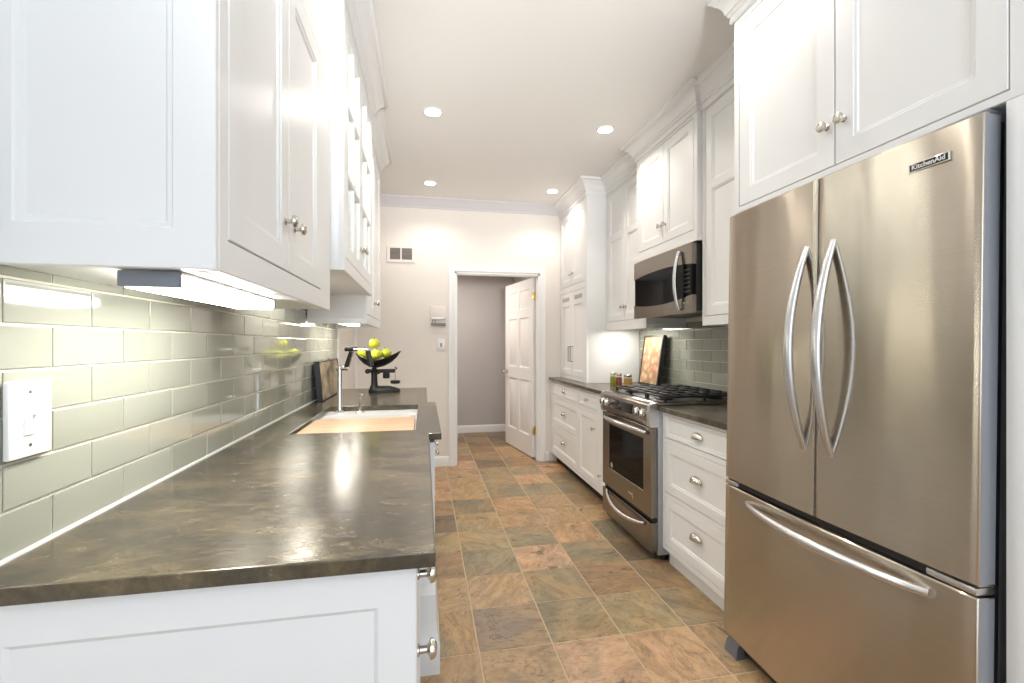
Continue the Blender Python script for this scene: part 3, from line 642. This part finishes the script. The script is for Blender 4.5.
# drawer bank between fridge and range
t = thing('drawer_cabinet', 'white three-drawer base cabinet between the fridge and the range', 'cabinet', (1.67, 2.1, 0))
y0, y1 = 1.762, 2.428
mb = MB(); mb.box(XF+.02, XW, y0, y1, .10, zt, .001); mb.box(XF+.045, XW, y0, y1, 0, .10); obj('body', mb, 'paint', t)
mb = panelled(MB(), FX(XF+.02, -1), y0, y1, .095, zt, .02, [(y0+.027, y1-.027, .125, .402), (y0+.027, y1-.027, .428, .712), (y0+.027, y1-.027, .738, zt-.016)], [(0, 0), (0, -.0185)], back=False); obj('face_frame', mb, 'paint', t)
for z0, z1, kz in ((.128, .399, .288), (.431, .709, .580), (.741, zt-.019, .803)):
    flat = z1-z0 < .2
    d = shaker('drawer', t, FX(XF+.0185, -1), y0+.030, y1-.030, z0, z1, .050, panels=[(y0+.030+.010, y1-.040, z0+.010, z1-.010)] if flat else None)
    if flat: pass
    cup_pull(d, (y0+y1)/2, kz, XF-.0005 if not flat else XF+.008)
# far base cabinets
t = thing('base_cabinet', 'white base cabinet with drawers and a door between the range and the back wall', 'cabinet', (1.67, 3.98, 0))
y0, y1 = 3.178, YB-.001
mb = MB(); mb.box(XF+.02, XW, y0, y1, .10, zt, .001); obj('body', mb, 'paint', t)
mb = MB(); mb.box(XF+.070, XW, y0, y1, 0, .10); obj('toe_kick', mb, 'void', t, label='recessed toe kick with shade painted in')  # shadow of the recess put into the board's dark colour
ops = [(3.925, 4.762, .125, .402), (3.925, 4.762, .428, .712), (3.925, 4.762, .738, zt-.016), (3.45, 3.895, .738, zt-.016), (3.45, 3.895, .125, .712), (3.205, 3.425, .125, zt-.016)]
mb = panelled(MB(), FX(XF+.02, -1), y0, y1, .095, zt, .02, ops, [(0, 0), (0, -.0185)], back=False); obj('face_frame', mb, 'paint', t)
for q, (a0, a1, z0, z1) in enumerate(ops):
    a0, a1, z0, z1 = a0+.003, a1-.003, z0+.003, z1-.003; flat = z1-z0 < .2
    d = shaker('door' if q > 3 else 'drawer', t, FX(XF+.0185, -1), a0, a1, z0, z1, .052, panels=[(a0+.018, a1-.018, z0+.018, z1-.018)] if flat else None)
    if q < 3: cup_pull(d, (a0+a1)/2, (.288, .577, .802)[q], XF-.0005 if not flat else XF+.008)
    elif q == 3: knob(d, (XF+.008, (a0+a1)/2, .80), (-1, 0, 0))
    elif q == 4: knob(d, (XF, 3.505, .585), (-1, 0, 0))
    else: knob(d, (XF, 3.375, .24), (-1, 0, 0), .012)
# countertops on the right
mb = MB(); mb.box(1.335, XR-.008, 1.745, 2.426, ZT-.028, ZT); o = bevelmod(origin(obj('countertop', mb, 'counter', smooth=False), (1.65, 2.1, ZT-.028))); tag(o, 'short dark stone worktop between the fridge and the range', 'countertop')
mb = MB(); mb.box(1.335, XR-.008, 3.176, YB-.001, ZT-.028, ZT); o = bevelmod(origin(obj('countertop', mb, 'counter', smooth=False), (1.65, 4.0, ZT-.028))); tag(o, 'dark stone worktop under the pantry cupboard beyond the range', 'countertop')

# pantry cupboard standing on the worktop
XP, yp0, yp1 = 1.462, 3.962, YB-.001
t = thing('pantry_cupboard', 'tall white cupboard standing on the far right worktop in the corner', 'cabinet', (1.72, 4.37, ZT))
mb = MB(); mb.box(XP+.02, XW, yp0, yp1, ZT+.001, 2.70, .0015); obj('body', mb, 'paint', t)
ops = [(4.002, 4.386, .955, 1.80), (4.390, 4.765, .955, 1.80), (4.002, 4.386, 1.868, 2.62), (4.390, 4.765, 1.868, 2.62)]
mer = [(3.999, 4.768, .952, 1.803), (3.999, 4.768, 1.865, 2.623)]
mb = panelled(MB(), FX(XP+.02, -1), yp0, yp1, ZT+.001, 2.70, .02, mer, [(0, 0), (0, -.0185)], back=False); obj('face_frame', mb, 'paint', t)
for q, (a0, a1, z0, z1) in enumerate(ops):
    pans = None
    if q < 2: pans = [(a0+.055, a1-.055, z0+.055, z1-.13)]
    d = shaker('door', t, FX(XP+.0185, -1), a0, a1, z0, z1, .055, panels=pans)
    ky = a1-.03 if q % 2 == 0 else a0+.03
    if q < 2:
        mb = MB(); mb.tube([(XP-.0, ky, 1.10), (XP-.028, ky, 1.10), (XP-.028, ky, 1.25), (XP-.0, ky, 1.25)], .004, 8); obj('bar_handle', mb, 'iron', d, label='dark bar handle')
        mb = MB(); c0 = (a0+a1)/2
        for k in range(9): mb.box(XP-.0012, XP+.0005, c0-.105+k*.0245, c0-.105+k*.0245+.014, z1-.085, z1-.045)
        obj('vent_slot', mb, 'ventgrey', d, label='grey slotted vent')
    else: knob(d, (XP, ky, 1.985), (-1, 0, 0))
obj('crown_molding', sweep(MB(), [(XW, yp0), (XP, yp0), (XP, yp1)], CR, 1), 'paint', t)

# two-door wall cabinet between pantry and microwave
X5 = 1.652
def upper_r(name, label, y0, y1, z0, xf, doors, crown, split=None, rail=None):
    t = thing(name, label, 'cabinet', ((xf+XW)/2, (y0+y1)/2, z0))
    mb = MB(); mb.box(xf+.02, XW-.001, y0, y1, z0+.036, 2.70, .001)
    for q in (y0, y1-.018): mb.box(xf+.02, XW-.001, q, q+.018, z0, z0+.036, .001)
    obj('body', mb, 'paint', t)
    mer = (min(d[0] for d in doors)-.003, max(d[1] for d in doors)+.003, doors[0][2]-.003, doors[0][3]+.003)
    mb = panelled(MB(), FX(xf+.02, -1), y0, y1, z0, 2.70, .02, [mer], [(0, 0), (0, -.0185)]); obj('face_frame', mb, 'paint', t)
    for q, (a0, a1, b0, b1) in enumerate(doors):
        pans = None
        if split: pans = [(a0+.055, a1-.055, b0+.055, split-.022), (a0+.055, a1-.055, split+.022, b1-.055)]
        d = shaker('door', t, FX(xf+.0185, -1), a0, a1, b0, b1, .055, panels=pans)
        ky = a1-.028 if (q == 0 and len(doors) > 1) else a0+.028
        knob(d, (xf, ky, b0+.115 if len(doors) > 1 else b0+.10), (-1, 0, 0))
    obj('crown_molding', sweep(MB(), crown, CR, 1), 'paint', t)
    return t
upper_r('wall_cabinet', 'white two-door wall cabinet between the tall pantry cupboard and the microwave', 3.19, 3.958, 1.395, X5, [(3.225, 3.572, 1.475, 2.62), (3.576, 3.925, 1.475, 2.62)], [(X5, 3.19), (X5, 3.958)], split=2.215)
upper_r('wall_cabinet', 'narrow white wall cabinet between the microwave and the fridge', 1.765, 2.408, 1.382, 1.602, [(1.80, 2.375, 1.438, 2.63)], [(1.602, 1.765), (1.602, 2.408)], split=2.18)
X6 = 1.572
upper_r('wall_cabinet', 'white two-door wall cabinet directly above the microwave', 2.412, 3.186, 1.885, X6, [(2.450, 2.797, 1.955, 2.618), (2.801, 3.148, 1.955, 2.618)], [(XW, 2.412), (X6, 2.412), (X6, 3.186), (XW, 3.186)])
strip('strip light under the right wall cabinet beside the pantry cupboard', 1.72, 1.80, 3.30, 3.88, 1.430, P_STRIP*.9, lens='diffuser_soft')

# microwave
XM, ym0, ym1, zm0, zm1 = 1.545, 2.425, 3.172, 1.462, 1.872
t = thing('microwave_oven', 'stainless steel over-the-range microwave with a black window', 'microwave', (1.76, 2.8, zm0))
mb = MB(); mb.box(XM+.03, XW-.002, ym0, ym1, zm0+.012, zm1, .003); obj('body', mb, 'black', t, label='black body')
def arc(z_end0, z_mid, z_end1, n=18): return [(ym1-.006+(ym0+.006-ym1+.006)*k/n, (1-k/n)**2*z_end0+2*(k/n)*(1-k/n)*(2*z_mid-(z_end0+z_end1)/2)+(k/n)**2*z_end1) for k in range(n+1)]
Hm = zm1-zm0
top = arc(zm1-.30*Hm, zm1-.245*Hm, zm1-.30*Hm); bot = arc(zm0+.235*Hm, zm0+.18*Hm, zm0+.255*Hm)
f = FX(XM+.03, -1)
mb = MB(); mb.prism([(ym1, zm1), (ym1, top[0][1])]+top+[(ym0, top[-1][1]), (ym0, zm1)], f, 0, .03); obj('top_fascia', mb, 'steel2', t)
mb = MB(); mb.prism([(ym1, zm0), (ym1, bot[0][1])]+bot+[(ym0, bot[-1][1]), (ym0, zm0)], f, 0, .03); obj('bottom_fascia', mb, 'steel2', t)
mb = MB(); mb.prism(top+bot[::-1], f, 0, .026); obj('window', mb, 'blackglass', t, label='curved black glass window')
mb = MB()
for r_ in range(6):
    for c_ in range(3): mb.box(XM+.0034, XM+.0045, ym0+.028+c_*.022, ym0+.038+c_*.022, zm0+.125+r_*.026, zm0+.133+r_*.026)
obj('button', mb, 'casedark', t, label='dark grey keypad buttons')
mb = MB()
for c_ in range(4): mb.box(XM-.0012, XM+.001, ym0+.030+c_*.040, ym0+.050+c_*.040, zm0+.058+c_*(-.002), zm0+.068+c_*(-.002))
obj('key_row', mb, 'ventgrey', t)
mb = MB(); hy = 2.545; pts = []
for k in range(15): s = k/14; pts.append((XM-.010-.024*math.sin(PI*s)**.7, hy+.012*math.sin(PI*s), zm0+.02+s*(Hm-.05)))
mb.tube(pts, [.010+.004*math.sin(PI*k/14) for k in range(15)], 12, flat=.8)
mb.tube([(XM, hy, zm0+.035), (XM-.024, hy+.004, zm0+.037)], .009); mb.tube([(XM, hy, zm1-.045), (XM-.024, hy+.004, zm1-.045)], .009); obj('handle', mb, 'silver', t, label='bowed silver handle')

# slide-in range
xr0, yr0, yr1 = 1.290, 2.434, 3.168
t = thing('range_cooker', 'stainless steel slide-in gas range with black oven window', 'range', (1.62, 2.8, 0))
mb = MB(); mb.box(xr0+.045, XW-.02, yr0, yr1, .045, ZT-.012, .003); obj('body', mb, 'rangeside', t, label='silver grey side panels')
for xx in (1.40, 1.90):
    for yy in (yr0+.05, yr1-.05): mb = MB(); mb.lathe([(.02, 0), (.02, .03), (.012, .05)], (xx, yy, 0), (0, 0, 1), 14); obj('foot', mb, 'black', t)
mb = MB(); mb.box(xr0+.02, XW-.03, yr0-.004, yr1+.004, ZT-.002, ZT+.016, .004); obj('cooktop', mb, 'steel2', t)
mb = MB(); mb.box(xr0+.075, XW-.045, yr0+.02, yr1-.02, ZT+.0155, ZT+.019, .001); obj('burner_tray', mb, 'black', t)
# sloped control panel with rounded end caps
prof = [(.05, ZT+.014), (.012, ZT+.012), (.002, ZT+.004), (-.004, ZT-.010), (-.006, ZT-.095), (0, ZT-.118), (.05, ZT-.118)]
mb = MB(); mb.loops([[(xr0+d, yy, z) for d, z in prof] for yy in (yr0+.028, yr1-.028)]); obj('control_panel', mb, 'steel2', t)
prof2 = [(.05, ZT+.017), (.010, ZT+.016), (-.004, ZT+.008), (-.012, ZT-.012), (-.012, ZT-.10), (-.004, ZT-.124), (.05, ZT-.124)]
for yy in (yr0-.002, yr1-.026): mb = MB(); mb.loops([[(xr0+d, y, z) for d, z in prof2] for y in (yy, yy+.028)]); obj('end_cap', mb, 'silver', t, label='rounded silver end cap')
mb = MB(); mb.box(xr0-.010, xr0-.004, 2.665, 3.005, ZT-.080, ZT-.018, .002); obj('display', mb, 'display', t, label='black touch display')
mb = MB(); mb.box(xr0-.0115, xr0-.0095, 2.835, 2.855, ZT-.055, ZT-.045); obj('lit_digit', mb, 'ventgrey', t)
for yy in (2.520, 2.585, 3.055, 3.115):
    mb = MB(); mb.lathe([(.028, 0), (.028, .006), (.022, .010), (.0205, .026), (.018, .029), (.0003, .030)], (xr0-.005, yy, ZT-.052), (-1, 0, 0), 24); kk = obj('control_knob', mb, 'chrome', t, label='chrome knob with black centre')
    mb = MB(); mb.box(xr0-.0375, xr0-.034, yy-.006, yy+.006, ZT-.068, ZT-.036, .002); obj('pointer', mb, 'black', kk)
# oven door
yd0, yd1 = yr0+.006, yr1-.006; zd0, zd1 = .262, .785
mb = panelled(MB(), FX(xr0+.04, -1), yd0, yd1, zd0, zd1, .038, [(2.530, 3.055, .392, .712)], [(0, 0), (.004, -.004)])
dr = obj('oven_door', mb, 'steel2', t)
mb = MB(); mb.box(xr0+.0055, xr0+.008, 2.535, 3.050, .397, .707); obj('window', mb, 'blackglass', dr, label='black oven window')
def bar(p0, p1, bow, r, n=16, flat=1):
    p0, p1 = Vector(p0), Vector(p1); pts = [p0+(p1-p0)*(k/n)+Vector(bow)*(math.sin(PI*k/n)**.75) for k in range(n+1)]
    return MB().tube(pts, [r*(.72+.28*math.sin(PI*k/n)) for k in range(n+1)], 14, flat=flat)
mb = bar((xr0-.004, 3.105, .752), (xr0-.004, 2.480, .752), (-.055, 0, .012), .016); obj('handle', mb, 'silver', dr, label='bowed silver handle')
mb = MB(); mb.lathe([(.020, 0), (.020, .0015), (.0005, .002)], (xr0+.0055, 3.005, .425), (-1, 0, 0), 20); obj('round_badge', mb, 'chrome', dr)
mb = MB(); mb.box(xr0+.0005, xr0+.002, 2.67, 2.735, .318, .330, .0005); mb.box(xr0+.0005, xr0+.002, 2.666, 2.676, .296, .318, .0005); obj('emblem', mb, 'chrome', dr)
# storage drawer
mb = panelled(MB(), FX(xr0+.04, -1), yd0, yd1, .062, .232, .038, [], SH); dw = obj('drawer', mb, 'steel2', t)
mb = MB(); mb.box(xr0+.02, xr0+.05, yd0, yd1, .236, .258); obj('gap_strip', mb, 'void', t)
mb = bar((xr0+.0, 3.075, .228), (xr0+.0, 2.515, .205), (-.05, 0, -.03), .014); obj('handle', mb, 'silver', dw, label='bowed silver handle')
mb = MB(); mb.box(xr0+.03, xr0+.10, yd0+.01, yd1-.01, .03, .062); obj('kick_plate', mb, 'black', t)
# burners and grates
for bx_, by_ in ((1.46, 2.58), (1.46, 3.02), (1.80, 2.58), (1.80, 3.02), (1.63, 2.80)):
    mb = MB(); mb.lathe([(.05, .0), (.05, .008), (.036, .010), (.036, .018), (.030, .021), (.0003, .022)], (bx_, by_, ZT+.019), (0, 0, 1), 20); obj('burner_cap', mb, 'iron', t)
for k in range(3):
    g0, g1 = yr0+.018+k*.234, yr0+.018+k*.234+.228; zg = ZT+.050; mb = MB(); b = .0065
    for yy in (g0+.006, (g0+g1)/2, g1-.006): mb.box(1.385, 1.925, yy-b, yy+b, zg-.008, zg+.004, .003)
    for xx in (1.39, 1.475, 1.56, 1.655, 1.75, 1.835, 1.92): mb.box(xx-b, xx+b, g0, g1, zg-.008, zg+.004, .003)
    for xx in (1.395, 1.655, 1.915):
        for yy in (g0+.008, g1-.008): mb.box(xx-.007, xx+.007, yy-.007, yy+.007, ZT+.0185, zg-.006, .002)
    obj('grate', mb, 'iron', t, label='black cast iron grate')

# spice jars on the worktop beyond the range
def jar(label, x, y, r, hh, colr, lid):
    t = thing('spice_jar', label, 'jar', (x, y, ZT), 'spice jars beside the range')
    M[label] = mat('jar_contents', colr, .6)
    n = noise(M[label], coord(M[label], (1, 1, 1)), 120, 3); lk(M[label], ramp(M[label], n.outputs['Fac'], [(.35, tuple(q*.55 for q in colr)), (.65, colr)]), bsdf(M[label]).inputs['Base Color'])
    mb = MB(); mb.lathe([(r, 0), (r, hh*.70), (r*.82, hh*.78), (r*.82, hh*.80)], (x, y, ZT), (0, 0, 1), 20); obj('glass_body', mb, 'glass', t)
    mb = MB(); mb.lathe([(r*.93, .002), (r*.93, hh*.69), (.0005, hh*.70)], (x, y, ZT), (0, 0, 1), 20); obj('contents', mb, label, t)
    mb = MB(); mb.lathe([(r*.9, hh*.78), (r*.92, hh*.80), (r*.92, hh*.97), (r*.85, hh)], (x, y, ZT), (0, 0, 1), 20); obj('lid', mb, lid, t)
jar('spice jar of green herbs, first of the row from the door side', 1.600, 3.685, .026, .118, srgb(150, 154, 30), 'nickel')
jar('spice jar of dark red spice, middle of the row', 1.626, 3.620, .026, .114, srgb(140, 58, 30), 'nickel')
jar('wider spice jar of tan spice, nearest the range', 1.668, 3.540, .036, .108, srgb(200, 154, 88), 'nickel')
# framed fruit print leaning on the right tiles
leaning('framed_print', 'black framed print of pink and yellow fruit leaning on the right tiles behind the jars', 1.885, 1.945, 3.40, 3.73, ZT+.008, 1.345, .032, -1, 'fruitprint', .016)

# ------------------------------------------------------------------ FRIDGE and its surround
yf0, yf1 = .822, 1.712
t = thing('refrigerator', 'stainless steel french-door refrigerator with a bottom freezer drawer', 'refrigerator', (1.222, 1.256, 0))
xd = 1.222
def bowed(a0, a1, z0, z1, bow=.014, th=.050, n=24, r=.005):
    """a door with a slightly convex front and rounded vertical edges"""
    yc, hw = (yf0+yf1)/2, (yf1-yf0)/2
    fr = lambda y: xd+bow*((y-yc)/hw)**2
    poly = [(xd+bow+th, a0)]
    for k in range(n+1):
        y = a0+(a1-a0)*k/n; x = fr(y)
        for s, e in ((y-a0, 1), (a1-y, 1)):
            if s < r: x += r-math.sqrt(max(0, r*r-(r-s)**2))
        poly.append((x, y))
    for s in (.15, .4, .75): # extra points on the rounded edges
        poly.append((fr(a0)+r-math.sqrt(r*r-(r-s*r)**2), a0+s*r)); poly.append((fr(a1)+r-math.sqrt(r*r-(r-s*r)**2), a1-s*r))
    poly = [poly[0]]+sorted(poly[1:], key=lambda q: q[1])+[(xd+bow+th, a1)]
    mb = MB(); e = .004
    mb.loops([[(x+(e if k not in (0, len(poly)-1) else 0), y, z0) for k, (x, y) in enumerate(poly)], [(x, y, z0+e) for x, y in poly], [(x, y, z1-e) for x, y in poly], [(x+(e if k not in (0, len(poly)-1) else 0), y, z1) for k, (x, y) in enumerate(poly)]])
    return mb
mb = MB(); mb.box(xd+.085, 1.90, yf0+.006, yf1-.006, .03, 1.795, .004); obj('body', mb, 'casegrey', t, label='grey case')
ys = 1.2555
dl = obj('left_door', bowed(ys+.003, yf1, .716, 1.812), 'steel', t); drr = obj('right_door', bowed(yf0, ys-.003, .716, 1.812), 'steel', t)
fz_ = obj('freezer_drawer', bowed(yf0, yf1, .075, .690), 'steel', t)
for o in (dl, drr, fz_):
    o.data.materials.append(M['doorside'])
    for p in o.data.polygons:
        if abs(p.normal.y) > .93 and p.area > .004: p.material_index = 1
mb = MB(); mb.box(xd+.075, xd+.085, yf0+.006, yf1-.006, .06, 1.80); obj('gasket', mb, 'black', t, label='black door seal')
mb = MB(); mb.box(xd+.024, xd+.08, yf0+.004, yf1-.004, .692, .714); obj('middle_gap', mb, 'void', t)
for a0, a1 in ((yf0+.002, yf0+.11), (yf1-.08, yf1-.002)): mb = MB(); mb.box(xd+.012, xd+.07, a0, a1, .694, .712, .004); obj('middle_hinge', mb, 'silver', t, label='silver hinge')
for a0, a1 in ((yf0+.004, yf0+.09), (yf1-.09, yf1-.004)):
    mb = MB(); mb.box(xd+.035, xd+.16, a0, a1, 1.7955, 1.8115+.012, .004); obj('hinge_cover', mb, 'casegrey', t, label='grey hinge cover')
mb = MB(); mb.box(xd+.05, xd+.085, yf0+.05, yf1-.05, .02, .072); obj('toe_grille', mb, 'black', t)
for a0 in (yf0+.01, yf1-.085): mb = MB(); mb.loops([[(xd+.012, a0+i, .0) for i in (0, .075)]+[(xd+.085, a0+i, .0) for i in (.075, 0)], [(xd+.020, a0+.004+i, .045) for i in (0, .067)]+[(xd+.085, a0+.004+i, .045) for i in (.067, 0)], [(xd+.040, a0+.006+i, .066) for i in (0, .063)]+[(xd+.085, a0+.006+i, .066) for i in (.063, 0)]]); obj('foot_cover', mb, 'casegrey', t, label='grey foot cover')
def fhandle(door, y, dy):
    n = 22; rings = []; z0, z1 = .925, 1.600
    for k in range(n+1):
        s = k/n; b = math.sin(PI*s); x = xd+.004-.066*b**.9; w = .0115+.005*b; th = .010+.003*b; z = z0+(z1-z0)*s
        yy = y+dy*b
        rings.append([(x+th*math.cos(a), yy+w*math.sin(a), z) for a in [2*PI*q/14 for q in range(14)]])
    obj('handle', MB(), 'silver', door) if False else None
    mb = MB(); mb.loops(rings); mb.tube([(xd+.008, y, z0+.03), (xd-.012, y, z0+.03)], .009); mb.tube([(xd+.008, y, z1-.03), (xd-.012, y, z1-.03)], .009)
    obj('handle', mb, 'silver', door, label='bowed silver handle')
fhandle(dl, 1.300, .004); fhandle(drr, 1.200, -.004)
mb = bar((xd+.006, 1.568, .652), (xd+.006, .918, .652), (-.062, 0, .0), .017); obj('handle', mb, 'silver', fz_, label='bowed silver handle')
# badge with lettering
yb_, zb_ = .932, 1.735; fx_ = xd+.014*((yb_-1.256)/.444)**2
mb = MB(); mb.box(fx_-.0035, fx_+.002, yb_-.048, yb_+.048, zb_-.0115, zb_+.0115, .0015); bd = obj('badge', mb, 'chrome', drr, label='black badge with silver border and lettering')
mb = MB(); mb.box(fx_-.0042, fx_-.003, yb_-.0445, yb_+.0445, zb_-.0085, zb_+.0085); b2 = obj('badge_plate', mb, 'void', drr)
cu = bpy.data.curves.new('badge_lettering', 'FONT'); cu.body = 'KitchenAid'; cu.size = .0175; cu.extrude = .0004; cu.offset = .0003; cu.align_x = 'CENTER'; cu.align_y = 'CENTER'
tx = bpy.data.objects.new('badge_lettering', cu); C.objects.link(tx); cu.materials.append(M['plastic'])
bpy.context.view_layer.update(); me = bpy.data.meshes.new_from_object(tx.evaluated_get(bpy.context.evaluated_depsgraph_get())); bpy.data.objects.remove(tx)
tx = bpy.data.objects.new('badge_lettering', me); C.objects.link(tx); tx.parent = drr; me.materials.clear(); me.materials.append(M['plastic'])
tx.matrix_local = Matrix.Translation(Vector((fx_-.0048, yb_, zb_))-Vector(t.location)) @ Matrix(((0, 0, -1, 0), (-1, 0, 0, 0), (0, 1, 0, 0), (0, 0, 0, 1)))
t.rotation_euler = (0, math.radians(.95), 0)

# cabinet above the fridge with full-height side panels
XO, yo0, yo1 = 1.302, .766, 1.730
t = thing('fridge_cabinet', 'white two-door cabinet above the refrigerator with full-height side panels', 'cabinet', (1.65, 1.24, 0))
mb = MB(); mb.box(XO+.02, XW-.001, yo0, yo1, 1.840, 2.70, .001); obj('body', mb, 'paint', t)
for a0, a1 in ((yo0, yo0+.038), (1.714, yo1)): mb = MB(); mb.box(XO+.0 if a0 < 1 else XO+.08, XW-.001, a0, a1, 0, 1.8275, .001); obj('side_panel', mb, 'paint', t)
mb = panelled(MB(), FX(XO+.02, -1), yo0, yo1, 1.828, 2.70, .02, [(.797, 1.700, 1.850, 2.623)], [(0, 0), (0, -.0185)]); obj('face_frame', mb, 'paint', t)
for q, (a0, a1) in enumerate(((.800, 1.243), (1.247, 1.697))):
    d = shaker('door', t, FX(XO+.0185, -1), a0, a1, 1.853, 2.620, .062); knob(d, (XO, (1.210, 1.272)[q], 1.985), (-1, 0, 0), .0165)
obj('crown_molding', sweep(MB(), [(XO, yo0), (XO, yo1), (XW, yo1)], [(0, 2.645), (.010, 2.645), (.010, 2.665)]+[(o*.78+.006, z) for o, z in CR[2:-1]]+[(0, ZC)], 1), 'paint', t)
# wall end beside the fridge panel
mb = MB(); mb.box(1.40, XR, -.60, .755, 0, ZC); struct('wall_right_return', mb, 'wall', smooth=False)
